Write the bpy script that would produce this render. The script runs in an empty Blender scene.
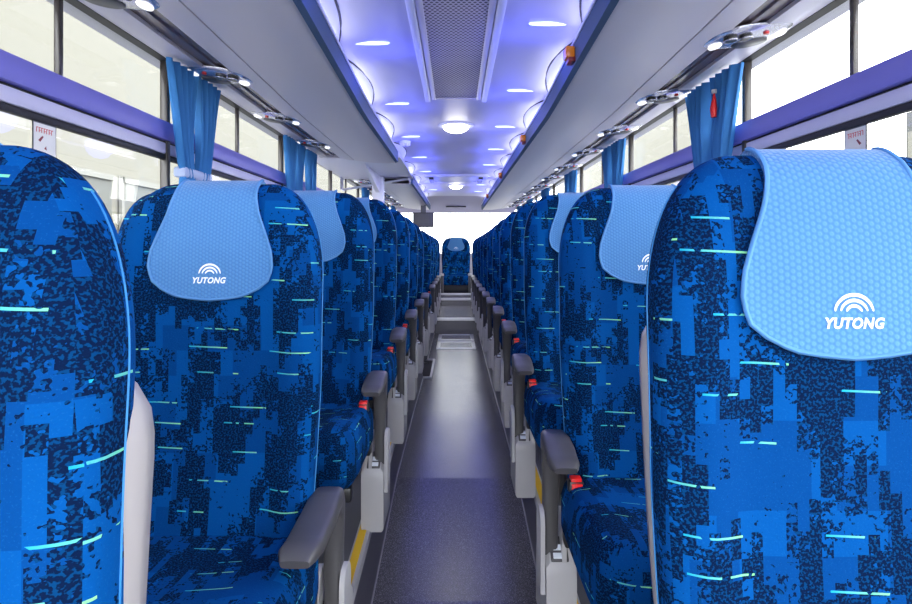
import bpy, bmesh, math, random
from mathutils import Vector, Matrix
C = bpy.context.scene.collection
sc = bpy.context.scene
CZ = 1.2                      # camera height over the aisle floor
R = math.radians

# ------------------------------------------------------------------ helpers
def interp(tab, y):
    if y <= tab[0][0]: return tab[0][1]
    for (a, va), (b, vb) in zip(tab, tab[1:]):
        if y <= b: return va + (vb - va) * (y - a) / (b - a)
    return tab[-1][1]
FT = [(1.2, 0), (2.03, 0.005), (2.87, .10), (4, .10), (5, .08), (7.9, .08)]
BT = [(.4, -.03), (1.2, 0), (1.5, .02), (2.0, .055), (2.4, .08), (2.87, .10), (4, .10), (5, .085), (6, .065), (8, .05)]
def FZ(y): return interp(FT, y)
def PZ(y): return .195 + interp(BT, y)

def new_mat(name, col=(.8, .8, .8), rough=.5, metal=0., spec=.5, emit=None, es=0., coat=0.):
    m = bpy.data.materials.new(name); m.use_nodes = True
    b = m.node_tree.nodes['Principled BSDF']
    b.inputs['Base Color'].default_value = (*col, 1)
    b.inputs['Roughness'].default_value = rough
    b.inputs['Metallic'].default_value = metal
    b.inputs['Specular IOR Level'].default_value = spec
    b.inputs['Coat Weight'].default_value = coat
    if emit:
        b.inputs['Emission Color'].default_value = (*emit, 1); b.inputs['Emission Strength'].default_value = es
    return m
class NT:
    def __init__(s, m):
        s.t = m.node_tree; s.b = s.t.nodes['Principled BSDF']
    def node(s, kind, **kw):
        n = s.t.nodes.new(kind)
        for k, v in kw.items(): setattr(n, k, v)
        return n
    def put(s, sock, v):
        if isinstance(v, bpy.types.NodeSocket): s.t.links.new(v, sock)
        elif v is not None: sock.default_value = v
    def m(s, op, a, b=None, c=None):
        n = s.node('ShaderNodeMath', operation=op)
        for i, v in enumerate((a, b, c)):
            if v is not None: s.put(n.inputs[i], v)
        return n.outputs[0]
    def xyz(s, x, y, z=0.):
        n = s.node('ShaderNodeCombineXYZ')
        for i, v in enumerate((x, y, z)): s.put(n.inputs[i], v)
        return n.outputs[0]
    def noise(s, vec, scale=1., detail=0., rough=.5):
        n = s.node('ShaderNodeTexNoise'); s.put(n.inputs['Vector'], vec)
        n.inputs['Scale'].default_value = scale; n.inputs['Detail'].default_value = detail; n.inputs['Roughness'].default_value = rough
        return n.outputs['Fac']
    def white(s, vec):
        n = s.node('ShaderNodeTexWhiteNoise', noise_dimensions='3D'); s.put(n.inputs['Vector'], vec)
        return n.outputs['Value']
    def mix(s, f, a, b):
        n = s.node('ShaderNodeMix', data_type='RGBA')
        s.put(n.inputs[0], f)
        s.put(n.inputs[6], a if isinstance(a, bpy.types.NodeSocket) else (*a, 1))
        s.put(n.inputs[7], b if isinstance(b, bpy.types.NodeSocket) else (*b, 1))
        return n.outputs[2]
    def uv(s):
        n = s.node('ShaderNodeUVMap'); sp = s.node('ShaderNodeSeparateXYZ')
        s.t.links.new(n.outputs[0], sp.inputs[0]); return sp.outputs[0], sp.outputs[1]
    def bump(s, h, strength, dist):
        n = s.node('ShaderNodeBump'); s.put(n.inputs['Height'], h)
        n.inputs['Strength'].default_value = strength; n.inputs['Distance'].default_value = dist
        s.t.links.new(n.outputs[0], s.b.inputs['Normal'])

# ------------------------------------------------------------------ materials
M = {}
def fabric(name, gain=.55):
    m = new_mat(name, rough=.9, spec=.05); t = NT(m)
    u, v = t.uv()
    oi = t.node('ShaderNodeObjectInfo'); rnd = oi.outputs['Random']
    u = t.m('ADD', u, t.m('MULTIPLY', rnd, 9.3)); v = t.m('ADD', v, t.m('MULTIPLY', rnd, 5.7))
    def q(a, s_): return t.m('MULTIPLY', t.m('FLOOR', t.m('DIVIDE', a, s_)), s_)
    jit = t.m('MULTIPLY', t.white(t.xyz(q(u, .013), 3.3)), .05)
    uq, vq = q(u, .013), q(t.m('ADD', v, jit), .022)
    n1 = t.noise(t.xyz(t.m('MULTIPLY', uq, 17.), t.m('MULTIPLY', vq, 8.)), 1., 2.5, .65)
    spw = t.noise(t.xyz(u, v, 2.), 290., 1.5, .6)
    fz = t.noise(t.xyz(u, v, 9.), 150., 1., .6)
    dark = t.m('GREATER_THAN', t.m('ADD', n1, t.m('MULTIPLY', t.m('SUBTRACT', fz, .5), .22)), .50)
    n2 = t.noise(t.xyz(t.m('MULTIPLY', q(u, .028), 11.), t.m('MULTIPLY', q(v, .05), 6.), 7.), 1., 1.5, .6)
    lite = t.m('GREATER_THAN', n2, .5)
    sp = spw
    spk = t.m('SMOOTH_MIN', t.m('MAXIMUM', t.m('MULTIPLY_ADD', sp, 14., -7.), 0.), 1., .1)
    sp2 = t.m('GREATER_THAN', t.noise(t.xyz(u, v, 5.), 520., 1., .5), .65)
    g = gain
    base = t.mix(lite, (.001 * g, .080 * g, .345 * g), (.001 * g, .112 * g, .45 * g))
    base = t.mix(t.m('MULTIPLY', sp2, .35), base, (.008, .10, .30))
    dk = t.mix(spk, (.001, .008, .036), (.001 * g, .062 * g, .22 * g))
    col = t.mix(dark, base, dk)
    # woven dashes
    RH, CW = .05, .16
    vv = t.m('ADD', t.m('DIVIDE', v, RH), t.m('MULTIPLY', u, .9))
    vr = t.m('FLOOR', vv)
    uo = t.m('ADD', t.m('DIVIDE', u, CW), t.m('MULTIPLY', t.white(t.xyz(vr, 1.7)), 9.))
    cu = t.m('FLOOR', uo); fu = t.m('FRACT', uo)
    r1 = t.white(t.xyz(cu, vr, 4.)); r2 = t.white(t.xyz(cu, vr, 8.))
    fr = t.m('FRACT', vv)
    cen = t.m('ADD', t.m('MULTIPLY', r2, .6), .2)
    near = t.m('LESS_THAN', t.m('ABSOLUTE', t.m('SUBTRACT', fr, cen)), .024)
    ln = t.m('LESS_THAN', fu, t.m('ADD', .22, t.m('MULTIPLY', r1, .3)))
    brk = t.m('GREATER_THAN', t.noise(t.xyz(u, v, 1.), 60., 0.), .4)
    on = t.m('MULTIPLY', t.m('MULTIPLY', near, ln), t.m('MULTIPLY', t.m('GREATER_THAN', r2, .14), brk))
    dcol = t.mix(t.m('MULTIPLY', fu, 2.2), (.01, .30, .48), (.20, .56, .26))
    col = t.mix(on, col, dcol)
    t.put(t.b.inputs['Base Color'], col)
    t.b.inputs['Sheen Weight'].default_value = 0.
    t.b.inputs['Sheen Tint'].default_value = (.2, .5, 1, 1)
    t.bump(sp, .25, .002)
    return m
M['fabric'] = fabric('blue_patterned_velour')
def hexcloth():
    m = new_mat('light_blue_waffle_cloth', rough=.85, spec=.2); t = NT(m)
    u, v = t.uv(); k = 2 * math.pi / .0066
    w = None
    for a in (0, 60, 120):
        c = t.m('COSINE', t.m('ADD', t.m('MULTIPLY', u, k * math.cos(R(a))), t.m('MULTIPLY', v, k * math.sin(R(a)))))
        w = c if w is None else t.m('ADD', w, c)
    f = t.m('SMOOTH_MIN', t.m('MAXIMUM', t.m('MULTIPLY_ADD', w, .33, .60), 0.), 1., .1)
    t.put(t.b.inputs['Base Color'], t.mix(f, (.058, .19, .44), (.085, .245, .51)))
    t.b.inputs['Sheen Weight'].default_value = .2
    t.bump(f, .5, .002)
    return m
M['hex'] = hexcloth()
M['piping'] = new_mat('blue_piping', (.02, .20, .50), .6)
M['coverpipe'] = new_mat('light_blue_piping', (.08, .25, .54), .7)
M['white'] = new_mat('white_print', (.85, .9, .95), .6)
M['lgrey'] = new_mat('light_grey_plastic', (.50, .49, .50), .4)
M['shell'] = new_mat('warm_grey_plastic', (.36, .335, .335), .38)
M['dgrey'] = new_mat('dark_grey_plastic', (.075, .072, .078), .42, spec=.6)
M['black'] = new_mat('black_plastic', (.012, .012, .014), .35)
M['red'] = new_mat('red_plastic', (.75, .015, .015), .35)
M['steel'] = new_mat('brushed_steel', (.55, .55, .58), .3, 1.)
M['chrome'] = new_mat('chrome', (.60, .60, .70), .22, .75)
M['panel'] = new_mat('rack_panel', (.78, .73, .80), .42, spec=.5)
M['trimlav'] = new_mat('lavender_trim', (.66, .63, .74), .4)
M['fascia'] = new_mat('blue_grey_fascia', (.075, .125, .215), .6, spec=.2)
M['strip'] = new_mat('pale_aluminium_strip', (.74, .76, .92), .4)
M['header'] = new_mat('header_lavender', (.34, .31, .50), .5)
M['slot'] = new_mat('bronze_slot', (.16, .115, .12), .25, spec=.8)
M['cove'] = new_mat('white_cove', (.85, .85, .95), .4)
M['purple'] = new_mat('purple_rail', (.20, .19, .64), .35)
M['lav'] = new_mat('lavender_rail', (.62, .60, .80), .35)
M['blackrub'] = new_mat('black_rubber', (.015, .013, .014), .5)
M['pillar'] = new_mat('dark_bronze_pillar', (.05, .042, .04), .3)
M['yellow'] = new_mat('yellow_tread_strip', (.85, .52, .02), .6)
M['plinth'] = new_mat('dark_plinth_vinyl', (.085, .082, .10), .4)
M['podium'] = new_mat('podium_vinyl', (.10, .10, .11), .6)
M['wall'] = new_mat('lower_wall_lining', (.35, .35, .42), .7)
M['outer'] = new_mat('bus_skin', (.6, .6, .62), .6)
M['curtain'] = new_mat('blue_curtain', (.03, .19, .50), .75)
M['tie'] = new_mat('grey_blue_band', (.42, .5, .72), .7)
M['orange'] = new_mat('orange_lens', (.95, .28, .02), .2)
M['dred'] = new_mat('dark_red_base', (.25, .02, .02), .4)
M['screen'] = new_mat('grey_screen', (.05, .047, .055), .3)
M['lamp'] = new_mat('lamp_lens', (1, 1, 1), .4, emit=(1, .97, .92), es=6.)
M['led'] = new_mat('led_bar', (1, 1, 1), .4, emit=(.70, .90, 1), es=.55)
M['lens'] = new_mat('reading_lens', (.9, .92, .95), .25, emit=(1, 1, 1), es=.5)
M['cream'] = new_mat('cream_wall', (.16, .155, .13), .9)
M['bwin'] = new_mat('building_window', (.075, .078, .07), .5)
M['bwhite'] = new_mat('building_white', (.175, .175, .16), .8)
M['bgrey'] = new_mat('building_grey', (.075, .078, .07), .9)
M['tarmac'] = new_mat('tarmac', (.14, .14, .14), .9)
M['paper'] = new_mat('sticker_paper', (.86, .84, .8), .6)
M['pinkink'] = new_mat('red_ink', (.75, .12, .12), .6)
M['clover'] = new_mat('pale_green_ink', (.62, .74, .62), .6)

def vinyl():
    m = new_mat('speckled_floor_vinyl', rough=.4, spec=.8); t = NT(m)
    tc = t.node('ShaderNodeTexCoord').outputs['Object']
    a = t.noise(tc, 300., 1.); b = t.noise(tc, 3.5, 3.)
    f = t.m('GREATER_THAN', a, .58)
    col = t.mix(f, (.092, .086, .092), (.27, .26, .28))
    col = t.mix(t.m('MULTIPLY', b, .12), col, (.10, .10, .12))
    t.put(t.b.inputs['Base Color'], col)
    t.put(t.b.inputs['Roughness'], t.m('MULTIPLY_ADD', b, .03, .235))
    t.bump(a, .15, .002)
    return m
M['vinyl'] = vinyl()
def ceil():
    m = new_mat('ceiling_panel_gloss', (.56, .56, .75), .45, spec=.4); return m
M['ceil'] = ceil()
def perf():
    m = new_mat('perforated_grille', rough=.5); t = NT(m)
    u, v = t.uv(); P = .019
    a = t.m('DIVIDE', u, P); b = t.m('DIVIDE', v, P * .866)
    row = t.m('FLOOR', b)
    a = t.m('ADD', a, t.m('MULTIPLY', t.m('MODULO', row, 2.), .5))
    fa = t.m('SUBTRACT', t.m('FRACT', a), .5); fb = t.m('MULTIPLY', t.m('SUBTRACT', t.m('FRACT', b), .5), .866)
    d = t.m('SQRT', t.m('ADD', t.m('MULTIPLY', fa, fa), t.m('MULTIPLY', fb, fb)))
    hole = t.m('LESS_THAN', d, .31)
    t.put(t.b.inputs['Base Color'], t.mix(hole, (.64, .60, .68), (.07, .05, .09)))
    return m
M['perf'] = perf()
def glass(name, refl, tint):
    m = bpy.data.materials.new(name); m.use_nodes = True; nt = m.node_tree
    for n in list(nt.nodes):
        if n.type == 'BSDF_PRINCIPLED': nt.nodes.remove(n)
    out = [n for n in nt.nodes if n.type == 'OUTPUT_MATERIAL'][0]
    tr = nt.nodes.new('ShaderNodeBsdfTransparent'); tr.inputs[0].default_value = (*tint, 1)
    gl = nt.nodes.new('ShaderNodeBsdfGlossy'); gl.inputs['Roughness'].default_value = .02
    mx = nt.nodes.new('ShaderNodeMixShader'); mx.inputs[0].default_value = refl
    nt.links.new(tr.outputs[0], mx.inputs[1]); nt.links.new(gl.outputs[0], mx.inputs[2]); nt.links.new(mx.outputs[0], out.inputs[0])
    return m
M['glass'] = glass('window_glass', .05, (.97, .97, .96))

# ------------------------------------------------------------------ mesh builder
class MB:
    def __init__(s): s.v = []; s.f = []
    def add(s, vs, fs):
        o = len(s.v); s.v += [tuple(p) for p in vs]; s.f += [tuple(i + o for i in f) for f in fs]; return s
    def box(s, x0, x1, y0, y1, z0, z1, bev=0., seg=2):
        if x0 > x1: x0, x1 = x1, x0
        if y0 > y1: y0, y1 = y1, y0
        if z0 > z1: z0, z1 = z1, z0
        bm = bmesh.new(); bmesh.ops.create_cube(bm, size=1.)
        for v in bm.verts:
            v.co = Vector((x0 + (v.co.x + .5) * (x1 - x0), y0 + (v.co.y + .5) * (y1 - y0), z0 + (v.co.z + .5) * (z1 - z0)))
        if bev: bmesh.ops.bevel(bm, geom=bm.edges[:], offset=bev, segments=seg, affect='EDGES', profile=.5)
        bm.verts.index_update()
        s.add([v.co[:] for v in bm.verts], [[v.index for v in f.verts] for f in bm.faces]); bm.free(); return s
    def loft(s, rings, closed=True, caps=True):
        n = len(rings[0]); vs = [p for r in rings for p in r]; fs = []
        for i in range(len(rings) - 1):
            for j in range(n if closed else n - 1):
                k = (j + 1) % n
                fs.append((i * n + j, i * n + k, (i + 1) * n + k, (i + 1) * n + j))
        if caps and closed:
            fs.append(tuple(range(n))[::-1]); fs.append(tuple((len(rings) - 1) * n + j for j in range(n)))
        return s.add(vs, fs)
    def tube(s, pts, r, n=8, caps=True):
        pts = [Vector(p) for p in pts]; rings = []
        prev = None
        for i, p in enumerate(pts):
            d = (pts[min(i + 1, len(pts) - 1)] - pts[max(i - 1, 0)]).normalized()
            up = prev if prev is not None else (Vector((0, 0, 1)) if abs(d.z) < .9 else Vector((1, 0, 0)))
            a = (up - d * up.dot(d)).normalized(); b = d.cross(a); prev = a
            rr = r[i] if isinstance(r, (list, tuple)) else r
            rings.append([tuple(p + (a * math.cos(2 * math.pi * k / n) + b * math.sin(2 * math.pi * k / n)) * rr) for k in range(n)])
        return s.loft(rings, True, caps)
    def disc(s, cx, cy, cz, rx, ry, h, n=32, dome=0., p=2.):
        """elliptic button whose face points down from z=cz to cz-h"""
        rings = []
        prof = [(1, 0), (1, -h * .6), (.93, -h)] if not dome else [(1, 0), (1, -h * .35)] + [(math.cos(a), -h * .35 - dome * math.sin(a)) for a in (.35, .7, 1.05, 1.35)]
        for k, dz in prof:
            r = []
            for i in range(n):
                a = 2 * math.pi * i / n; c_, s_ = math.cos(a), math.sin(a)
                r.append((cx + rx * k * math.copysign(abs(c_) ** (2 / p), c_), cy + ry * k * math.copysign(abs(s_) ** (2 / p), s_), cz + dz))
            rings.append(r)
        return s.loft(rings)
    def build(s, name, mat, parent=None, smooth=None, loc=None):
        me = bpy.data.meshes.new(name); me.from_pydata(s.v, [], s.f); me.validate()
        bm = bmesh.new(); bm.from_mesh(me)
        bmesh.ops.recalc_face_normals(bm, faces=bm.faces[:])
        ul = bm.loops.layers.uv.new('UVMap')
        for f in bm.faces:
            n = f.normal; ax = max(range(3), key=lambda i: abs(n[i]))
            for l in f.loops:
                c = l.vert.co
                l[ul].uv = (c.x, c.y) if ax == 2 else ((c.x, c.z) if ax == 1 else (c.y + .37, c.z))
        if smooth is not None:
            for f in bm.faces: f.smooth = True
            for e in bm.edges:
                if len(e.link_faces) == 2 and e.calc_face_angle(0) > R(smooth): e.smooth = False
        bm.to_mesh(me); bm.free()
        me.materials.append(mat)
        o = bpy.data.objects.new(name, me); C.objects.link(o)
        if parent is not None: o.parent = parent
        if loc is not None: o.location = loc
        return o
def tag(o, label=None, cat=None, group=None, kind=None):
    if label: o['label'] = label
    if cat: o['category'] = cat
    if group: o['group'] = group
    if kind: o['kind'] = kind
    return o
def empty(name, loc, label=None, cat=None, group=None, kind=None):
    o = bpy.data.objects.new(name, None); o.empty_display_size = .1; C.objects.link(o); o.location = loc
    return tag(o, label, cat, group, kind)
def copy_tree(o, parent=None):
    c = o.copy(); C.objects.link(c); c.parent = parent
    for ch in list(o.children): copy_tree(ch, c)
    return c
def struct(mb, name, mat, smooth=None): return tag(mb.build(name, mat, smooth=smooth), kind='structure')
def cut_y(a, b, step=.2):
    n = max(1, round((b - a) / step)); return [a + (b - a) * i / n for i in range(n + 1)]
def extrude_y(mb, prof, ys, zf=lambda y: 0., xf=lambda x, y: x):
    """prof: closed polygon of (x, z)"""
    return mb.loft([[(xf(x, y), y, z + zf(y)) for x, z in prof] for y in ys])

# ------------------------------------------------------------------ floor, podiums, steps
YF, YR = -1.6, 11.5
XL, XR = -.285, .295          # aisle floor edges
SW0, SW1 = 5.18, 5.98         # mid stairwell on the left
mb = MB()
ysF = sorted(set(cut_y(YF, 7.9, .15) + [2.03, 2.87, SW0, SW1]))
extrude_y(mb, [(-.225, -.03), (XR, -.03), (XR, 0), (-.225, 0)], ysF, FZ)
extrude_y(mb, [(XL, -.03), (-.225, -.03), (-.225, 0), (XL, 0)], [y for y in ysF if y <= SW0], FZ)
extrude_y(mb, [(XL, -.03), (-.225, -.03), (-.225, 0), (XL, 0)], [y for y in ysF if y >= SW1], FZ)
struct(mb, 'floor', M['vinyl'])
# podium
def podium(s, y0, y1, name):
    mb = MB(); xi = .297 if s < 0 else .307
    extrude_y(mb, [(s * xi, -.2), (s * 1.18, -.2), (s * 1.18, 0), (s * xi, 0)], cut_y(y0, y1, .2), PZ)
    struct(mb, name, M['podium'])
podium(-1, YF, SW0, 'floor_podium'); podium(-1, SW1, YR, 'floor_podium'); podium(1, YF, YR, 'floor_podium')
# plinth, edge strip, yellow strip
def edge_run(s, y0, y1):
    ys = sorted(set(cut_y(y0, y1, .15) + [y for y in (2.03, 2.87) if y0 < y < y1]))
    fx = abs(XL) if s < 0 else XR
    px = .288 if s < 0 else .298
    mb = MB()
    mb.loft([[(s * fx, y, FZ(min(y, 7.9)) - .02), (s * (px + .012), y, FZ(min(y, 7.9)) - .02), (s * (px + .012), y, PZ(y) - .002), (s * px, y, PZ(y) - .012)] for y in ys])
    struct(mb, 'baseboard_aisle', M['plinth'])
    mb = MB()
    mb.loft([[(s * (fx - .004), y, FZ(min(y, 7.9)) + .001), (s * (fx + .001), y, FZ(min(y, 7.9)) + .001), (s * (fx + .001), y, FZ(min(y, 7.9)) + .006), (s * (fx - .004), y, FZ(min(y, 7.9)) + .004)] for y in ys])
    struct(mb, 'trim_1', M['shell'])
    mb = MB()
    extrude_y(mb, [(s * (px - .002), -.02), (s * (px + .042), -.02), (s * (px + .042), .004), (s * (px + .001), .004)], ys, PZ)
    struct(mb, 'trim_2', M['lgrey'])
    mb = MB()
    extrude_y(mb, [(s * (px + .012), .003), (s * (px + .036), .003), (s * (px + .036), .007), (s * (px + .012), .007)], ys, PZ)
    struct(mb, 'trim_3', M['yellow'])
edge_run(-1, YF, SW0); edge_run(-1, SW1, 9.9); edge_run(1, YF, 9.9)
# stairwell
mb = MB()
mb.box(-1.18, -.225, SW0, SW1, -.62, -.58)
mb.box(-1.18, -.225, SW0 - .02, SW0, -.6, FZ(SW0) - .03); mb.box(-1.18, -.225, SW1, SW1 + .02, -.6, FZ(SW1) - .03)
mb.box(-.225, -.205, SW0, SW1, -.6, FZ(5.5) - .03)
mb.box(-.6, -.25, SW0, SW1, -.45, -.15); mb.box(-.9, -.6, SW0, SW1, -.6, -.38)
sw = struct(mb, 'floor_stairwell', M['plinth'])
mb = MB()
zz = FZ(5.5)
mb.box(-.228, -.208, SW0 - .02, SW1 + .02, zz, zz + .012, .003)
mb.box(-.30, -.208, SW0 - .03, SW0, FZ(SW0) - .005, FZ(SW0) + .012, .003)
mb.box(-.30, -.208, SW1, SW1 + .03, FZ(SW1) - .005, FZ(SW1) + .012, .003)
struct(mb, 'trim_4', M['lgrey'])
# floor hatches before the first step
for y0, y1, in ((6.62, 7.12), (7.22, 7.72)):
    o = empty('floor_hatch', (0, (y0 + y1) / 2, FZ(7)), 'steel framed floor hatch in the aisle, ' + ('nearer the rear step' if y0 > 7 else 'the one further from the rear step'), 'floor hatch', 'floor hatches')
    mb = MB(); h = (y1 - y0) / 2
    for a in ((-.22, .22, -h, -h + .05), (-.22, .22, h - .05, h), (-.22, -.18, -h + .05, h - .05), (.18, .22, -h + .05, h - .05)): mb.box(*a, 0, .012, .002)
    mb.build('frame', M['steel'], o)
    MB().box(-.18, .18, -h + .05, h - .05, 0, .006).build('plate', M['vinyl'], o)
# steps to the rear
levels = [(7.9, CZ - .93), (9.7, CZ - .82), (10.12, CZ - .77)]
lev_end = [9.7, 10.12, YR]
for i, ((y0, z), y1) in enumerate(zip(levels, lev_end)):
    mb = MB(); mb.box(-.298 , .30, y0, y1, 0, z); struct(mb, 'floor_step', M['vinyl'])
    mb = MB(); mb.box(-.285, .29, y0 - .012, y0 + .07, z - .025, z + .006, .003); struct(mb, 'trim_5', M['steel'])

# ------------------------------------------------------------------ shell of the bus
WX = 1.18
for s, side in ((-1, 'left'), (1, 'right')):
    mb = MB(); mb.box(s * WX, s * (WX + .05), YF, YR, -.7, .93); mb.box(s * 1.14, s * WX, YF, YR, .90, .93); struct(mb, 'wall_' + side, M['wall'])
    mb = MB(); mb.box(s * (WX - .035), s * (WX + .05), YF, YR, CZ + .742, CZ + 1.0); struct(mb, 'wall_' + side, M['outer'])
mb = MB(); mb.box(-WX - .05, WX + .05, YF, YR, CZ + 1.0, CZ + 1.04); struct(mb, 'roof', M['outer'])
mb = MB(); mb.box(-WX - .05, WX + .05, YF, YR + .1, -.74, -.70); struct(mb, 'floor_pan', M['outer'])
# rear wall below / around the rear window
mb = MB(); mb.box(-WX, WX, YR, YR + .08, -.7, CZ - .1); mb.box(-WX, WX, YR, YR + .08, CZ + .75, CZ + 1.0)
struct(mb, 'wall_rear', M['wall'])
o = empty('window_rear', (0, YR + .04, CZ), kind='structure')
MB().box(-WX, WX, -.005, .005, -.1, .75).build('pane', M['glass'], o)

# side windows: bays of 1.55 m
PIL = [-1.6, -.75, .80, 2.36, 3.92, 5.46, 7.0, 8.55, 10.1, 11.5]
RX = 1.135
wn = 0
for s, side in ((-1, 'left'), (1, 'right')):
    for name, z0, z1, x0, mat in (('trim_rail', .42, .492, 1.120, 'purple'), ('trim_sash', .368, .412, 1.135, 'lav'), ('trim_seal', .345, .368, 1.135, 'blackrub'), ('trim_seal', .410, .422, 1.145, 'blackrub'), ('trim_seal', .730, .742, 1.118, 'blackrub')):
        mb = MB(); mb.box(s * x0, s * 1.155, YF, YR, CZ + z0, CZ + z1, .006 if z1 - z0 > .02 else 0); struct(mb, name, M[mat], 40)
    for y in PIL[1:-1]:
        mb = MB(); mb.box(s * 1.128, s * 1.16, y - .014, y + .014, .93, CZ + .75, .006); struct(mb, 'trim_pillar', M['pillar'], 40)
    for y0, y1 in zip(PIL, PIL[1:]):
        wn += 1
        o = empty('window_%d' % wn, (s * 1.147, (y0 + y1) / 2, CZ), kind='structure')
        h = (y1 - y0) / 2
        MB().box(-.003, .003, -h, h, .492, .735).build('upper_pane', M['glass'], o)
        MB().box(-.003, .003, -h, h, -.27, .36).build('lower_pane', M['glass'], o)
        if y0 > -.8 and y1 < 11:
            dy = .15 if y0 < 1 else 0
            MB().box(-.008 , .010, dy - .010, dy + .010, .485, .735, .004).build('mullion', M['pillar'], o, 40)
# ------------------------------------------------------------------ ceiling
ZC = CZ + .87
CE = 10.0
mb = MB(); prof = [(-.62, -.05), (-.5, -.02), (-.36, -.003), (-.2, 0), (.2, 0), (.36, -.003), (.5, -.02), (.62, -.05), (.62, .06), (-.62, .06)]
mb.loft([[(x, y, ZC + z) for x, z in prof] for y in [YF] + cut_y(-1, CE, .5)])
struct(mb, 'ceiling', M['ceil'], 30)
mb = MB()   # rear header, sweeps down to the rear window
pr = [(CE, ZC), (10.3, ZC - .03), (10.7, ZC - .10), (11.1, CZ + .72), (11.42, CZ + .665)]
vs = []; fs = []
for i, (y, z) in enumerate(pr):
    vs += [(-1.1, y, z), (1.1, y, z), (1.1, y, z + .06), (-1.1, y, z + .06)]
for i in range(len(pr) - 1):
    a, b = 4 * i, 4 * i + 4
    fs += [(a, a + 1, b + 1, b), (a + 1, a + 2, b + 2, b + 1), (a + 2, a + 3, b + 3, b + 2), (a + 3, a, b, b + 3)]
fs += [(0, 3, 2, 1), (len(vs) - 4, len(vs) - 3, len(vs) - 2, len(vs) - 1)]
mb.add(vs, fs); struct(mb, 'ceiling_header', M['header'], 50)
tag(MB().box(-.18, .18, 10.80, 10.86, CZ + .735, CZ + .775, .004).build('air_vent', M['black']), 'narrow black vent slot in the header above the rear window', 'vent')
# air return grille
g = empty('air_grille', (0, 1.2, ZC), 'long perforated grey air return grille in the middle of the ceiling', 'grille')
y0, y1 = -1.4, 3.46 - 1.2
MB().box(-.118, .118, y0, y1 - .03, -.012, -.004).build('mesh_panel', M['perf'], g)
mb = MB()
mb.box(-.142, -.116, y0, y1, -.018, .0, .003); mb.box(.116, .142, y0, y1, -.018, .0, .003); mb.box(-.116, .116, y1 - .03, y1, -.018, .0, .003)
mb.build('frame', M['trimlav'], g, 40)
for s in (-1, 1): MB().box(s * .145, s * .176, y0, y1 + .02, -.026, 0, .004).build('side_strip', M['strip'], g, 40)
# roof hatch at the back
g = empty('roof_hatch', (0, 7.35, ZC), 'rectangular white roof hatch with dark ends between the two round lamps', 'roof hatch')
mb = MB(); mb.box(-.38, .38, -.30, -.22, -.03, 0, .005); mb.box(-.38, .38, .22, .30, -.03, 0, .005); mb.box(-.38, -.32, -.22, .22, -.03, 0, .005); mb.box(.32, .38, -.22, .22, -.03, 0, .005)
mb.build('frame', M['strip'], g, 40)
MB().box(-.27, .27, -.22, .22, -.028, 0).build('cover', M['cove'], g)
for s in (-1, 1): MB().box(s * .27, s * .32, -.22, .22, -.055, 0).build('end_recess', M['black'], g)
# round lamps
for i, (y, w) in enumerate(((4.24, 'nearer round ceiling lamp glowing white behind the air grille'), (8.3, 'farther round ceiling lamp glowing white behind the roof hatch'))):
    g = empty('ceiling_lamp', (0, y, ZC), w, 'lamp', 'round ceiling lamps')
    MB().disc(0, 0, 0, .125, .125, .012, 40).build('rim', M['strip'], g, 40)
    MB().disc(0, 0, -.008, .092, .092, .012, 40, dome=.045).build('lens', M['lamp'], g, 60)
# LED bars
for s, z0, dz, side in ((-1, 2.53, 1.06, 'left'), (1, 2.31, .98, 'right')):
    for k in range(8):
        y = z0 + dz * k
        if y > 9.9: break
        g = tag(MB().disc(s * .355, y, ZC - .004, .075, .013, .007, 24).build('light_bar', M['led'], smooth=40),
            'slim glowing light bar on ceiling %s side, number %s from camera' % (side, ['one', 'two', 'three', 'four', 'five', 'six', 'seven', 'eight'][k]), 'light', 'slim light bars on the ceiling')
# ceiling sensor
g = empty('smoke_detector', (-.41, 4.83, ZC - .01), 'small white round detector on the blue lit left side of the ceiling', 'detector')
MB().disc(0, 0, 0, .044, .044, .022, 24).build('base', M['white'], g, 40)
mb = MB()
for k in range(6):
    a = k * math.pi / 3; mb.disc(.032 * math.cos(a), .032 * math.sin(a), -.018, .011, .011, .018, 12)
mb.build('vent_ring', M['cove'], g, 40)

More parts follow.
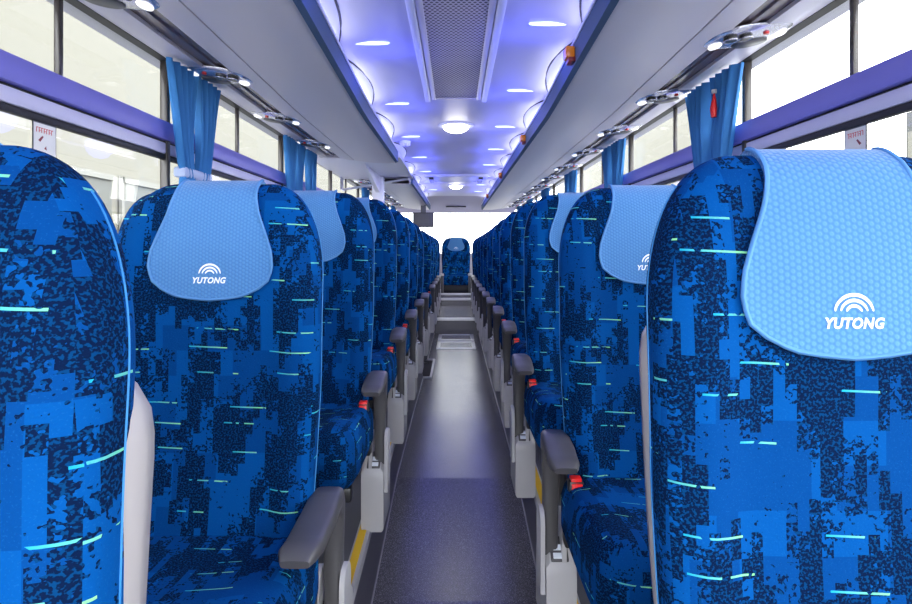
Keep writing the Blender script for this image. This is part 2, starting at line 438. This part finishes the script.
# ------------------------------------------------------------------ luggage racks
def bow(y): return interp([(1.0, .92), (1.5, .94), (3.0, 1.03), (4.5, 1.02), (8, 1.0)], y)
def rack(s, y0, y1, label):
    g = empty('luggage_rack', (s * .8, y0, CZ + .7), label, 'luggage rack', 'overhead luggage racks')
    ys = sorted(set(cut_y(y0, y1, .25)))
    def xf(x, y):
        k = max(0, min(1, (1.1 - x) / .6)); return s * (x * (1 + (bow(y) - 1) * k)) - s * .8
    def part(name, prof, mat, sm=30):
        mb = MB(); mb.loft([[(xf(x, y), y - y0, z - .7) for x, z in prof] for y in ys]); return mb.build(name, M[mat], g, sm)
    part('bottom_panel', [(.455, .663), (.50, .652), (.62, .655), (.772, .674), (.772, .70), (.5, .70)], 'panel')
    part('service_panel', [(.778, .674), (.80, .675), (.885, .692), (.885, .72), (.778, .71)], 'panel')
    part('bronze_channel', [(.885, .704), (.90, .712), (.93, .713), (.935, .706), (.95, .706), (.955, .716), (.99, .718), (.99, .73), (.885, .73)], 'slot')
    part('outer_panel', [(.99, .704), (1.05, .712), (1.118, .732), (1.15, .76), (.99, .76)], 'trimlav')
    part('fascia', [(.437, .662), (.457, .655), (.457, .745), (.437, .738)], 'fascia')
    part('light_strip', [(.433, .738), (.455, .740), (.455, .762), (.436, .757)], 'strip')
    part('inner_lining', [(.457, .70), (1.15, .735), (1.15, .75), (.457, .715)], 'panel')
    for yy in (y0, y1):       # end caps
        mb = MB(); pr = [(.457, .655), (.62, .657), (.772, .676), (1.0, .706), (1.14, .75), (1.14, .88), (.80, .90), (.62, .80), (.457, .745)]
        e = .012 if yy == y0 else -.012
        mb.loft([[(xf(x, yy), yy - y0 + d, z - .7) for x, z in pr] for d in (0, e)]); mb.build('end_cap', M['panel'], g, 30)
    return g
rack(-1, -1.2, 4.62, 'long grey overhead luggage rack on the left, nearer than the gap')
rack(-1, 6.1, 10.3, 'short grey overhead luggage rack on the left, beyond the gap')
rack(1, -1.2, 10.3, 'long unbroken grey overhead luggage rack on the right with orange markers')
# scalloped coves above the racks
ordw = ['nearest', 'second', 'third', 'fourth', 'fifth', 'sixth', 'seventh', 'eighth', 'ninth', 'tenth', 'eleventh', 'twelfth', 'thirteenth', 'fourteenth']
for s, z0, dz, side in ((-1, 1.54, 1.06, 'left'), (1, 1.40, .98, 'right')):
    for k in range(9):
        ya, yb = z0 + dz * k + .04, z0 + dz * k + dz * .95
        if yb > 10: break
        g = empty('cove_cover', (s * .5, ya, CZ + .8), 'white bulging cove cover, %s from the camera above the %s luggage rack' % (ordw[k], side), 'cove cover', 'white bulging cove covers')
        n = 14; rows = []; edge = []
        for i in range(n + 1):
            f = i / n; y = (yb - ya) * f; b = math.sin(math.pi * f) ** .7
            fx = .47 * bow(ya + y)
            xt = fx + .045 - .085 * b; xb = fx + .05
            zt = (.862 if xt < .45 else .862 - (xt - .45) * .25)
            rows.append([(s * xt - s * .5, y, zt - .8), (s * (xt * .6 + xb * .4 - .006) - s * .5, y, (zt + .79) / 2 - .8), (s * xb - s * .5, y, -.01), (s * .66 - s * .5, y, -.01), (s * .66 - s * .5, y, .05)])
            edge.append((s * xt - s * .5, y, zt - .8 - .002))
        MB().loft(rows).build('bulge', M['cove'], g, 40)
        MB().tube(edge, .005, 6).build('edge_seal', M['blackrub'], g, 60)
# orange markers on the right fascia
for i, y in enumerate((2.18, 3.87, 5.8, 8.1)):
    x = .45 * bow(y) - .018
    g = empty('marker_lamp', (x, y, CZ + .70), 'square orange marker lamp on the right rack edge, %s from the camera' % ordw[i], 'marker lamp', 'orange marker lamps')
    MB().box(-.020, .006, -.030, .030, -.030, -.010, .005).build('base', M['dred'], g, 40)
    MB().box(-.030, .004, -.032, .028, -.016, .026, .007).build('lens', M['orange'], g, 40)

# reading light / air panels
def service():
    g = empty('service_panel', (0, 0, 0))
    MB().disc(0, 0, .012, .135, .105, .018, 40, dome=.016, p=2.6).build('housing', M['chrome'], g, 50)
    MB().disc(.02, .03, -.008, .058, .045, .006, 32).build('speaker_grille', M['dgrey'], g, 40)
    for x in (-.078, -.028): 
        n = MB().disc(x, -.045, -.006, .021, .021, .012, 20).build('air_nozzle', M['black'], g, 40)
        MB().tube([(x + .021 * math.cos(a), -.045 + .021 * math.sin(a), -.016) for a in [2 * math.pi * i / 20 for i in range(21)]], .0028, 6).build('nozzle_ring', M['chrome'], n, 60)
    for x in (-.095, .095): MB().disc(x, .03 if x < 0 else -.02, -.003, .020, .034, .010, 20, dome=.008).build('reading_lens', M['lens'], g, 50)
    MB().disc(.035, -.055, -.006, .009, .009, .007, 14).build('call_button', M['red'], g, 40)
    return g
sp0 = service(); first = True
for s, z0, side in ((-1, 1.65, 'left'), (1, 1.27 + .72, 'right')):
    kk = 0
    for k in range(12):
        y = z0 + .79 * k
        if y > 9.9: break
        if s < 0 and 4.5 < y < 6.25: continue
        g = sp0 if first else copy_tree(sp0); first = False
        g.location = (s * .965, y, CZ + .698); g.rotation_euler = (0, R(-8 * s), 0 if s > 0 else 0)
        g.scale = (s, 1, 1)
        tag(g, 'oval reading light and air panel, %s from the camera under the %s rack' % (ordw[kk], side), 'reading light panel', 'oval reading light panels')
        kk += 1

# structure over the middle door
g = empty('door_canopy', (-.8, 5.4, CZ + .6), 'white angular canopy and post filling the rack gap over the middle door on the left', 'door canopy')
mb = MB(); mb.loft([[(.37, y, .10), (-.34, y, .10), (-.34, y, .27), (.3, y, .25)] for y in (-.75, .68)]); mb.build('canopy_top', M['cove'], g)
mb = MB(); mb.loft([[(x, .50, z), (x, .68, z)] for x, z in ((.30, .16), (.33, .09), (-.1, .02), (-.34, -.02), (-.34, .12))], True); mb.build('cross_beam', M['cove'], g, 20)
MB().box(-.02, .09, .44, .56, -.75, .1, .01).build('post', M['cove'], g, 40)
mb = MB(); mb.loft([[(.02, -.5, .1), (.05, -.5, .1), (.05, -.5, .12), (.02, -.5, .12)], [(.02, .44, -.06), (.06, .44, -.06), (.06, .44, .12), (.02, .44, .12)]]); mb.build('gusset', M['cove'], g)

# ------------------------------------------------------------------ curtains
def curtain(s, y, w, label, red=False):
    g = empty('curtain', (s * 1.075, y, CZ + .30), label, 'curtain', 'blue curtains tied at the window pillars')
    for j, sgn in ((0, -1), (1, 1)):
        rings = []
        n = 42
        for i in range(19):
            f = i / 18; z = -.14 + (.14 + .405) * f
            zz = z
            # width: wide at top, narrow at the tie (z=0)
            k = max(0, zz) / .405
            half = w / 4 * (.46 + .53 * k ** 1.7) if zz > 0 else w / 4 * (.40 + .4 * min(1, -zz / .14))
            cy = sgn * (w / 4 * (.52 + .48 * max(0, k) ** .55))
            ring = []
            for q in range(n + 1):
                t_ = q / n
                yy = cy + half * (2 * t_ - 1)
                xx = .022 * math.sin(t_ * math.pi * 9 + j) + .006 * math.sin(t_ * 31 + z * 5)
                ring.append((xx * (.6 + .4 * k) - s * .01 * math.sin(t_ * math.pi), yy, z))
            rings.append(ring)
        vs = []; m2 = MB()
        th = .004
        full = [[(x, y_, z) for x, y_, z in r] + [(x + th, y_, z) for x, y_, z in reversed(r)] for r in rings]
        m2.loft(full); m2.build('curtain_panel', M['curtain'], g, 60)
    MB().box(-.026, .026, -w / 4 * 1.05, w / 4 * 1.05, -.024, .018, .012).build('tie_band', M['tie'], g, 40)
    if red:
        hh = empty('hammer_pull', (s * 1.035, y - .12, CZ + .56), 'red emergency pull hanging in front of the nearest right curtain', 'emergency pull')
        MB().tube([(0, 0, -.035), (.0, .002, 0), (0, -.004, .035), (0, -.004, .06)], [.010, .014, .008, .003], 10).build('handle', M['red'], hh, 60)
        MB().disc(0, -.004, .075, .010, .010, .016, 12).build('hook', M['lgrey'], hh, 50)
cur = [(-1, 2.46, .50), (1, 2.53, .52), (-1, 3.98, .50), (1, 4.12, .54), (-1, 4.42, .3), (1, 5.65, .5), (-1, 7.1, .5), (1, 7.25, .5), (-1, 8.65, .5), (1, 8.8, .5), (-1, 10.2, .5), (1, 10.2, .5)]
cnt = {-1: 0, 1: 0}
for s, y, w in cur:
    curtain(s, y, w, 'blue pleated curtain tied back at a window pillar, %s from the camera on the %s' % (ordw[cnt[s]], 'left' if s < 0 else 'right'), red=(s > 0 and cnt[s] == 0)); cnt[s] += 1

# stickers on the near windows
for s, y in ((-1, 1.665), (1, 1.715)):
    g = empty('window_sticker', (s * 1.142, y, CZ + .295), 'small white exit instruction sticker on the near %s window' % ('left' if s < 0 else 'right'), 'sticker', 'window stickers')
    MB().box(-.001, .001, -.047, .047, -.055, .05, 0).build('sheet', M['paper'], g)
    mb = MB()
    for a in ((-.047, .047, .047, .05), (-.047, .047, -.055, -.052), (-.047, -.045, -.055, .05), (.045, .047, -.055, .05)): mb.box(-.0016, .0016, *a)
    mb.build('border', M['dgrey'], g)
    mb = MB()
    for k in range(7):
        y0 = -.034 + k * .010; mb.box(-.0018, .0018, y0, y0 + .002, .022, .036); mb.box(-.0018, .0018, y0, y0 + .007, .034, .036)
        if k % 2: mb.box(-.0018, .0018, y0, y0 + .007, .027, .029)
    mb.build('heading', M['pinkink'], g)
    mb = MB(); mb.add([(s * -.0022, -.028, .0), (s * -.0022, -.012, .014), (s * -.0022, -.006, .012), (s * -.0022, -.02, -.004)], [(0, 1, 2, 3)]); mb.add([(s * -.0022, -.004, -.02), (s * -.0022, .004, -.012), (s * -.0022, .006, -.024)], [(0, 1, 2)])
    mb.build('hammer_icon', M['dred'], g)
    mb = MB()
    for k in range(3): mb.box(-.0018, .0018, -.035, .035, -.036 - .006 * k, -.034 - .006 * k)
    mb.build('small_print', M['clover'], g)

# ------------------------------------------------------------------ seats
ZT, W0, T0 = 1.14, .211, .055
NB = 3.2
ZB = .40
LEAN = math.tan(R(7))
def Wz(z):
    w = W0 if z > .75 else W0 - .012 * min(1, (.75 - z) / .3)
    r = .20
    if z > ZT - r: w -= .115 * (1 - (max(0, 1 - ((z - ZT + r) / r) ** 2.1)) ** (1 / 2.1))
    if z < ZB + .04: w -= .02 * (1 - math.sqrt(max(0, 1 - ((ZB + .04 - z) / .04) ** 2)))
    return w
def Tz(z):
    t = T0 + .012 * math.exp(-((z - .98) / .12) ** 2) - .01 * max(0, (z - .9) / .25)
    h = .055
    if z > ZT - h: t *= math.sqrt(max(0, 1 - ((z - ZT + h) / h) ** 2))
    return max(t, .0005)
def Yc(z): return (z - ZT + .12) * LEAN + .055 + .01 * math.sin((z - ZB) / (ZT - ZB) * math.pi * 2)
def conc(x, z):
    k = abs(x) / Wz(z); f = min(1, max(0, (k - .50) / .30)); f = f * f * (3 - 2 * f)
    fade = min(1, max(0, (ZT - .02 - z) / .16))
    return .022 * (1 - f) * fade
def yfront(x, z):
    W, T = Wz(z), Tz(z); k = min(1, abs(x) / W)
    return Yc(z) - T * (1 - k ** NB) ** (1 / NB) + conc(x, z)
def yback(x, z):
    W, T = Wz(z), Tz(z); k = min(1, abs(x) / W)
    return Yc(z) + T * (1 - k ** NB) ** (1 / NB)
def zlevels():
    a = [ZB + .04 * (1 - math.cos(i * math.pi / 8)) * 1. for i in range(0, 5)]
    b = [ZB + .04 + i * (ZT - .20 - ZB - .04) / 14 for i in range(1, 15)]
    c = [ZT - .20 + .20 * math.sin(i * math.pi / 2 / 20) for i in range(1, 21)]
    return a + b + c
def backrest_mb():
    rings = []; n = 56
    for z in zlevels():
        W, T = Wz(z), Tz(z); r = []
        for i in range(n):
            a = 2 * math.pi * i / n; c_, s_ = math.cos(a), math.sin(a)
            x = W * math.copysign(abs(c_) ** (2 / NB), c_); dy = T * math.copysign(abs(s_) ** (2 / NB), s_)
            y = Yc(z) + dy + (conc(x, z) if dy < 0 else 0)
            r.append((x, y, z))
        rings.append(r)
    return MB().loft(rings)
def cover_hw(zr):      # half width by height below the top
    return interp([(0, .079), (.03, .082), (.07, .092), (.11, .108), (.145, .120), (.175, .1225), (.20, .114), (.22, .090), (.232, .058), (.238, .0)], zr)
def cover_mb():
    outer = []; inner = []
    zr = [.2375, .236, .234, .23, .225, .215, .20, .185, .17, .155, .14, .12, .10, .08, .065, .055]
    front = [ZT - a for a in zr]
    th = [i * math.pi / 2 / 9 for i in range(1, 10)]
    h = .055; n = 16; rows = []
    for z in front:
        hw = cover_hw(ZT - z)
        rows.append([(hw * (2 * i / n - 1), z, 0) for i in range(n + 1)])
    for a in th: rows.append([(cover_hw(h * (1 - math.sin(a))) * (2 * i / n - 1), ZT - h + h * math.sin(a), 0) for i in range(n + 1)])
    for a in reversed(th[:-1]): rows.append([(.079 * (2 * i / n - 1), ZT - h + h * math.sin(a), 1) for i in range(n + 1)])
    for z in (ZT - .07, ZT - .1, ZT - .14): rows.append([(.08 * (2 * i / n - 1), z, 1) for i in range(n + 1)])
    out = []
    for off in (.0075, .0005):
        g = []
        for row in rows:
            r = []
            for x, z, b in row:
                y = yback(x, z) if b else yfront(x, z)
                # outward offset
                k = max(0, (z - (ZT - h)) / h); k = min(1, k)
                oz = off * k; oy = off * math.sqrt(max(0, 1 - k * k))
                r.append((x, y + (oy if b else -oy), z + oz))
            g.append(r)
        out.append(g)
    vs = [p for g in out for r in g for p in r]; fs = []; m = n + 1; L = len(rows); N = m * L
    for i in range(L - 1):
        for j in range(n):
            a = i * m + j; fs.append((a, a + 1, a + m + 1, a + m)); fs.append((a + N, a + m + N, a + m + 1 + N, a + 1 + N))
        for j in (0, n):
            a = i * m + j; fs.append((a, a + m, a + m + N, a + N))
    for i in (0, L - 1):
        for j in range(n):
            a = i * m + j; fs.append((a, a + 1, a + 1 + N, a + N))
    border = [out[0][i][0] for i in range(24, 0, -1)] + [out[0][0][n // 2]] + [out[0][i][n] for i in range(1, 25)]
    return MB().add(vs, fs), border
def text_mesh(txt, width, height, shear):
    cu = bpy.data.curves.new('txt', 'FONT'); cu.body = txt; cu.size = 1; cu.offset = .035; cu.shear = shear; cu.space_character = 1.08; cu.resolution_u = 3
    o = bpy.data.objects.new('txt', cu); C.objects.link(o)
    bpy.context.view_layer.update()
    me = bpy.data.meshes.new_from_object(o.evaluated_get(bpy.context.evaluated_depsgraph_get()))
    vs = [v.co.copy() for v in me.vertices]; fs = [tuple(p.vertices) for p in me.polygons]
    bpy.data.objects.remove(o); bpy.data.meshes.remove(me); bpy.data.curves.remove(cu)
    x0, x1 = min(v.x for v in vs), max(v.x for v in vs); y0, y1 = min(v.y for v in vs), max(v.y for v in vs)
    return [((v.x - x0) / (x1 - x0) * width - width / 2, (v.y - y0) / (y1 - y0) * height) for v in vs], fs
LT, LF = text_mesh('YUTONG', .066, .0125, .25)
def logo_mb():
    mb = MB(); zt = ZT - .205
    mb.add([(x, yfront(x, zt + z) - .0092, zt + z) for x, z in LT], LF)
    zc = zt + .0165
    for ro, ri, a0, a1 in ((.0235, .0195, 8, 172), (.0170, .0133, 12, 168), (.0108, .0072, 18, 162)):
        n = 22; vs = []; fs = []
        for i in range(n + 1):
            f = i / n; a = R(a0 + (a1 - a0) * f); taper = math.sin(math.pi * min(1, max(0, f)) ) ** .5
            mid, h = (ro + ri) / 2, (ro - ri) / 2 * (.35 + .65 * taper)
            for r_ in (mid - h, mid + h):
                x, z = -r_ * math.cos(a), zc + r_ * math.sin(a) * .98
                vs.append((x, yfront(x, z) - .0092, z))
        for i in range(n): fs.append((2 * i, 2 * i + 1, 2 * i + 3, 2 * i + 2))
        mb.add(vs, fs)
    return mb
def cushion_mb():
    rings = []; n = 48; W, D = .222, .235
    cy = -.20
    for f in [0, .05, .15, .4, .7, .86, .94, .98, 1.0]:
        z = .315 + .145 * f
        sh = .03 * (1 - math.sqrt(max(0, 1 - max(0, (f - .65) / .35) ** 2))) + .012 * (1 - min(1, f / .15))
        r = []
        for i in range(n):
            a = 2 * math.pi * i / n; c_, s_ = math.cos(a), math.sin(a)
            x = (W - sh) * math.copysign(abs(c_) ** (2 / 7), c_); y = cy + (D - sh) * math.copysign(abs(s_) ** (2 / 7), s_)
            zz = z + (.018 * (-(y - cy) / D) if f > .3 else 0)
            r.append((x, y, zz))
        rings.append(r)
    # dished top
    last = rings[-1]
    for k, dz in ((.85, .004), (.6, -.003), (.3, -.008), (.02, -.010)):
        rings.append([(p[0] * k, cy + (p[1] - cy) * k, p[2] + dz - (p[2] - .46) * (1 - k)) for p in last])
    return MB().loft(rings)
def pipe_path(frac=1.):
    zs = [z for z in zlevels() if z > ZB + .05 and z < ZT - .03]
    L = [(-Wz(z) * .998, Yc(z) + Tz(z) * .15, z) for z in zs]
    return [L, [(-p[0], p[1], p[2]) for p in L]]
def arm_mb(length=.14, peak=.545, drop=.012):
    # path in (y, z): from the pivot up, over and forward
    P = [(.075, .20), (.075, .30), (.073, .38), (.066, peak - .10), (.050, peak - .055), (.022, peak - .025), (-.02, peak - .020), (-.07, peak - .024), (-length * .75, peak - .028 - drop * .45), (-length + .005, peak - .022 - drop), (-length - .012, peak - .028 - drop)]
    TH = [.022, .023, .024, .025, .025, .023, .019, .016, .015, .014, .008]
    WD = [.018, .019, .020, .023, .027, .031, .033, .034, .034, .032, .024]
    rings = []
    for i, ((y, z), t, w) in enumerate(zip(P, TH, WD)):
        a = P[max(0, i - 1)]; b = P[min(len(P) - 1, i + 1)]
        d = Vector((b[0] - a[0], b[1] - a[1])).normalized(); nn = Vector((-d.y, d.x))
        r = []
        for k in range(16):
            an = 2 * math.pi * k / 16; c_, s_ = math.cos(an), math.sin(an)
            u = w * math.copysign(abs(c_) ** .5, c_); v = t * math.copysign(abs(s_) ** .5, s_)
            r.append((u, y + nn.x * v, z + nn.y * v))
        rings.append(r)
    return MB().loft(rings)
def shifted(mb, dx, s=1):
    mb.v = [(s * x + dx, y, z) for x, y, z in mb.v]; return mb
CXA, CXW, OX = .487, .922, .70
cov, cborder = cover_mb()
proto_mesh = {}
def seat_parts(root, dx, s, which, sw=.193):
    """backrest, cover and cushion of one place"""
    b = backrest_mb().build('backrest', M['fabric'], root, 50); b.location.x = dx
    for L_ in pipe_path(): MB().tube(L_, .0013, 6).build('piping', M['piping'], b, 60)
    cv = MB().add(cov.v, cov.f).build('headrest_cover', M['hex'], root, 50); cv.location.x = dx
    MB().tube(cborder, .003, 6).build('stitched_edge', M['coverpipe'], cv, 60)
    logo_mb().build('logo', M['white'], cv)
    cu = cushion_mb().build('seat_cushion', M['fabric'], root, 50); cu.location.x = dx
    # plastic shell behind the backrest
    rings = []
    for i in range(31):
        z = .36 + (1.0 - .36) * i / 30; k = i / 30
        w = sw + .004 * math.sin(math.pi * min(1, k * 1.15)) - .10 * (max(0, k - .84) / .16) ** 2 - (.034 * max(0, .8 - k) if sw > .2 else 0)
        y = Yc(z)
        t = .058 * (1 - .7 * (max(0, k - .84) / .16) ** 2)
        rings.append([(x_ * w, y + a * t, z) for x_, a in ((-.97, .15), (-1, .5), (-.97, 1.0), (-.8, 1.25), (0, 1.4), (.8, 1.25), (.97, 1.0), (1, .5), (.97, .15), (.7, .6), (-.7, .6))])
    sh = MB().loft(rings).build('back_shell', M['shell'], root, 60); sh.location.x = dx
def make_seat(s, armargs=(), sw=.193):
    root = empty('coach_seat', (0, 0, 0))
    seat_parts(root, s * (CXA - OX), s, 'aisle', sw)
    seat_parts(root, s * (CXW - OX), s, 'window', sw)
    ax = s * (.259 - OX)
    arm = shifted(arm_mb(*armargs), ax).build('armrest', M['dgrey'], root, 50)
    # side housing and pivot covers
    hb = MB()
    hb.v = []
    rings = []
    for y, z0, z1 in ((.028, .0, .185), (.034, .0, .208), (.085, .0, .255), (.16, .0, .262), (.21, .0, .22), (.225, 0, .1)):
        x0, x1 = .243, .318
        rings.append([(s * (x - OX), y, z) for x, z in ((x0 + .006, z0), (x0, z0 + .01), (x0, z1 - .012), (x0 + .01, z1), (x1 - .01, z1), (x1, z1 - .012), (x1, z0 + .01), (x1 - .006, z0))])
    hs = MB().loft(rings).build('side_housing', M['lgrey'], root, 35)
    cp = MB(); cp.v = []
    cp.box(s * (.256 - OX), s * (.300 - OX), .036, .080, -.003, .003, .002); cp.v = [(x, y, z + .212 + (y - .036) * .9) for x, y, z in cp.v]; cp.build('control_panel', M['dgrey'], hs, 40)
    for yy in (.038, .053):
        bt = MB().box(s * (.262 - OX), s * (.293 - OX), yy, yy + .010, .002, .0045, .001); bt.v = [(x, y, z + .213 + (y - .036) * .9) for x, y, z in bt.v]
        bt.build('button', M['white'], hs, 40)
    for x0, h in ((.230, .335), (.283, .33)):
        r = []
        for xx in (x0, x0 + .011):
            ring = [(s * (xx - OX), .115, .13), (s * (xx - OX), .035, .13)] + [(s * (xx - OX), .075 - .04 * math.cos(a), h - .04 + .04 * math.sin(a)) for a in [math.pi * i / 10 for i in range(11)]]
            r.append(ring)
        MB().loft(r).build('pivot_cover', M['lgrey'], root, 40)
    # frame and legs
    fr = MB(); fr.box(s * (.28 - OX), s * (1.13 - OX), -.38, -.34, .27, .31, .006); fr.box(s * (.28 - OX), s * (1.13 - OX), -.02, .02, .27, .31, .006)
    fr.box(s * (.30 - OX), s * (.33 - OX), -.38, .05, .275, .315, .004); fr.box(s * (1.08 - OX), s * (1.11 - OX), -.38, .05, .275, .315, .004)
    fr.build('seat_frame', M['black'], root, 40)
    for lx in (.42, .98):
        mb = MB(); mb.tube([(s * (lx - OX), -.34, .0), (s * (lx - OX), -.30, .28)], .018, 10); mb.tube([(s * (lx - OX), .05, .0), (s * (lx - OX), .0, .28)], .018, 10); mb.box(s * (lx - .03 - OX), s * (lx + .03 - OX), -.37, .08, 0, .012)
        mb.build('leg', M['dgrey'], root, 40)
    # belt buckle
    bx = .292
    st = MB().tube([(s * (bx + .02 - OX), -.02, .33), (s * (bx - OX), -.06, .40), (s * (bx - OX), -.075, .425)], .011, 8).build('buckle_stalk', M['black'], root, 60)
    bb = MB().box(s * (bx - .017 - OX), s * (bx + .017 - OX), -.100, -.070, .405, .462, .005).build('buckle', M['black'], root, 40)
    MB().box(s * (bx - .012 - OX), s * (bx + .012 - OX), -.106, -.098, .425, .458, .002).build('release_button', M['red'], bb, 40)
    MB().box(s * (bx - .0125 - OX), s * (bx + .0125 - OX), -.098, -.072, .455, .4675, .002).build('release_top', M['red'], bb, 40)
    return root
protoL = make_seat(-1); protoR = make_seat(1)
used = {-1: False, 1: False}
GS = 'blue patterned coach seats along the aisle'
def place(s, y, label, proto=None, dx=0., dz=0.):
    if proto is None:
        proto = protoL if s < 0 else protoR
        o = proto if not used[s] else copy_tree(proto); used[s] = True
    else: o = proto
    o.location = (s * (OX + dx), y, PZ(y) + dz); tag(o, label, 'seat', GS); return o
special = {
 (-1, 0): 'blue patterned coach seat nearest on the left, cut off by the photo edge',
 (-1, 1): 'blue patterned coach seat, second on the left, whole logo cover in view',
 (-1, 2): 'blue patterned coach seat, third on the left, logo cover partly hidden',
 (1, 0): 'large blue patterned coach seat nearest on the right, biggest light blue logo cover',
 (1, 1): 'blue patterned coach seat, second on the right, logo cover half hidden',
 (1, 2): 'blue patterned coach seat, third on the right, strip of light blue cover visible'}
seatnum = {-1: 0, 1: 0}
for k in range(13):
    for s in (-1, 1):
        y = .42 + .78 * k if s < 0 else .68 + .77 * k
        if y > 9.7: continue
        if s < 0 and k == 7: continue
        n = seatnum[s]; seatnum[s] += 1
        side = 'left' if s < 0 else 'right'
        if (s, n) in special: lab = special[(s, n)]
        elif s < 0 and k == 8: lab = 'blue patterned coach seat just beyond the middle stairwell on the left'
        elif s < 0 and k == 6: lab = 'blue patterned coach seat just in front of the middle stairwell on the left'
        else: lab = 'blue patterned coach seat, %s from the camera on the %s of the aisle' % (ordw[n], side)
        if s > 0 and k == 0: place(s, y, lab, proto=make_seat(1, (), .213), dx=-.045)
        elif s > 0 and k in (1, 2): place(s, y, lab, dx=-.02)
        elif s < 0 and k == 0: place(s, y + .015, lab, proto=make_seat(-1, (), .216), dx=-.014, dz=-.02)
        elif s < 0 and k == 1: place(s, y, lab, proto=make_seat(-1, (.225, .52, -.004)))
        else: place(s, y, lab)
# rear bench
def bench(x, label):
    root = empty('bench_seat', (x, 10.78, .245))
    seat_parts(root, 0, 1, 'rear')
    MB().box(-.21, .21, -.40, .10, .18, .32, .01).build('plinth', M['black'], root, 40)
    tag(root, label, 'seat', 'rear bench seats'); return root
bench(0, 'middle seat of the rear bench facing straight up the aisle').scale = (1.22, 1, 1)
bench(-.50, 'rear bench seat left of the middle one, mostly hidden'); bench(.50, 'rear bench seat right of the middle one, mostly hidden')
for s in (-1, 1):   # grab posts either side of the middle seat
    g = empty('aisle_post', (s * .235, 10.2, CZ - .77), 'short dark post with pale cap %s of the rear middle seat' % ('left' if s < 0 else 'right'), 'post', 'short posts before the rear bench')
    MB().box(-.025, .025, -.03, .03, 0, .30, .006).build('post', M['dgrey'], g, 40)
    MB().box(-.03, .03, -.035, .035, .30, .335, .006).build('cap', M['lgrey'], g, 40)

# ------------------------------------------------------------------ monitor
g = empty('monitor', (-.50, 9.2, CZ + .66), 'small dark grey screen hanging under the left rear rack before the rear window', 'monitor')
MB().box(-.16, .16, -.02, .02, -.345, -.115, .006).build('housing', M['black'], g, 40)
MB().box(-.148, .148, -.024, -.02, -.333, -.127).build('screen', M['screen'], g)
MB().box(-.04, .04, -.012, .012, -.12, .0, .003).build('bracket', M['dgrey'], g, 40)

# ------------------------------------------------------------------ outside
tag(MB().box(-60, 60, -40, 80, -1.12, -1.02).build('ground', M['tarmac']), kind='structure')
g = empty('hall_building', (-9, 10, -1.0), 'long cream hall with a band of grey windows outside the left windows', 'building')
MB().box(-4, 0, -16, 50, 0, 9.5).build('wall', M['cream'], g)
for k in range(12):
    y0 = -14 + k * 5
    w = MB().box(0, .05, y0, y0 + 4.6, 2.0, 4.0).build('window', M['bwin'], g)
    mb = MB(); mb.box(.04, .12, y0 - .05, y0 + .08, 1.9, 4.1); mb.box(.04, .12, y0 + 2.25, y0 + 2.35, 2.0, 4.0); mb.box(.04, .12, y0, y0 + 4.6, 3.95, 4.1)
    mb.build('window_frame', M['bwhite'], w)
g = empty('hall_building', (12, 47, -1.0), 'pale cream hall seen through the far right windows', 'building')
MB().box(0, 1, -17, 20, 0, 11).build('wall', M['cream'], g)
for k in range(6):
    MB().box(-.05, .0, -15 + k * 6, -11 + k * 6, 2, 4).build('window', M['bwin'], g)
g = empty('outbuilding', (9, 9, -1.0), 'grey green outbuilding outside the near right window behind the sticker', 'building')
MB().box(0, 5, .0, 3.0, 0, 4.9).build('wall', M['bgrey'], g)
mb = MB(); mb.loft([[(0, 3, z0), (0, 4.0, z0 - .25 if z0 > 1 else z0), (5, 4.0, z0 - .25 if z0 > 1 else z0), (5, 3, z0)] for z0 in (0, 4.0)]); mb.build('annexe', M['bgrey'], g)
for k in range(4): MB().box(-.04, 0, .3 + .7 * k, .8 + .7 * k, 3.2, 4.5).build('shutter', M['cream'], g)

# ------------------------------------------------------------------ light
w = bpy.data.worlds.new('World'); sc.world = w; w.use_nodes = True
w.node_tree.nodes['Background'].inputs[0].default_value = (.93, .97, 1.0, 1)
w.node_tree.nodes['Background'].inputs[1].default_value = 4.5
def area(name, loc, rot, sx, sy, power, col):
    l = bpy.data.lights.new(name, 'AREA'); l.shape = 'RECTANGLE'; l.size = sx; l.size_y = sy; l.energy = power; l.color = col
    o = bpy.data.objects.new(name, l); C.objects.link(o); o.location = loc; o.rotation_euler = rot; return o
def point(name, loc, power, col, r=.02):
    l = bpy.data.lights.new(name, 'POINT'); l.energy = power; l.color = col; l.shadow_soft_size = r
    o = bpy.data.objects.new(name, l); C.objects.link(o); o.location = loc; return o
for s, z0, dz in ((-1, 2.53, 1.06), (1, 2.31, .98)):
    for k in range(-3, 8):
        y = z0 + dz * k
        if y > 9.9: break
        point('bar_light', (s * .30, y + .10, ZC - .13), .8, (.12, .14, 1.), .09)
        # cove lamp in the rack gap, washes the ceiling
        area('cove_lamp', (s * .50, y + .60, CZ + .775), (0, R(150 * s), 0),   .04, .7, .36, (.86, .88, 1.))
for y in (4.24, 8.3): point('round_lamp', (0, y, ZC - .10), .5, (1, .96, .9), .08)

# ------------------------------------------------------------------ camera
cd = bpy.data.cameras.new('Camera'); cam = bpy.data.objects.new('Camera', cd); C.objects.link(cam)
cam.location = (0, 0, CZ); cam.rotation_euler = (R(90), 0, 0)
cd.sensor_width = 36; cd.lens = 600 / 912 * 36; cd.clip_start = .02
cd.shift_y = -54 / 912
sc.camera = cam
sc.view_settings.view_transform = 'Standard'; sc.view_settings.look = 'None'; sc.view_settings.gamma = 1
sc.view_settings.use_curve_mapping = False; sc.view_settings.exposure = 1.1
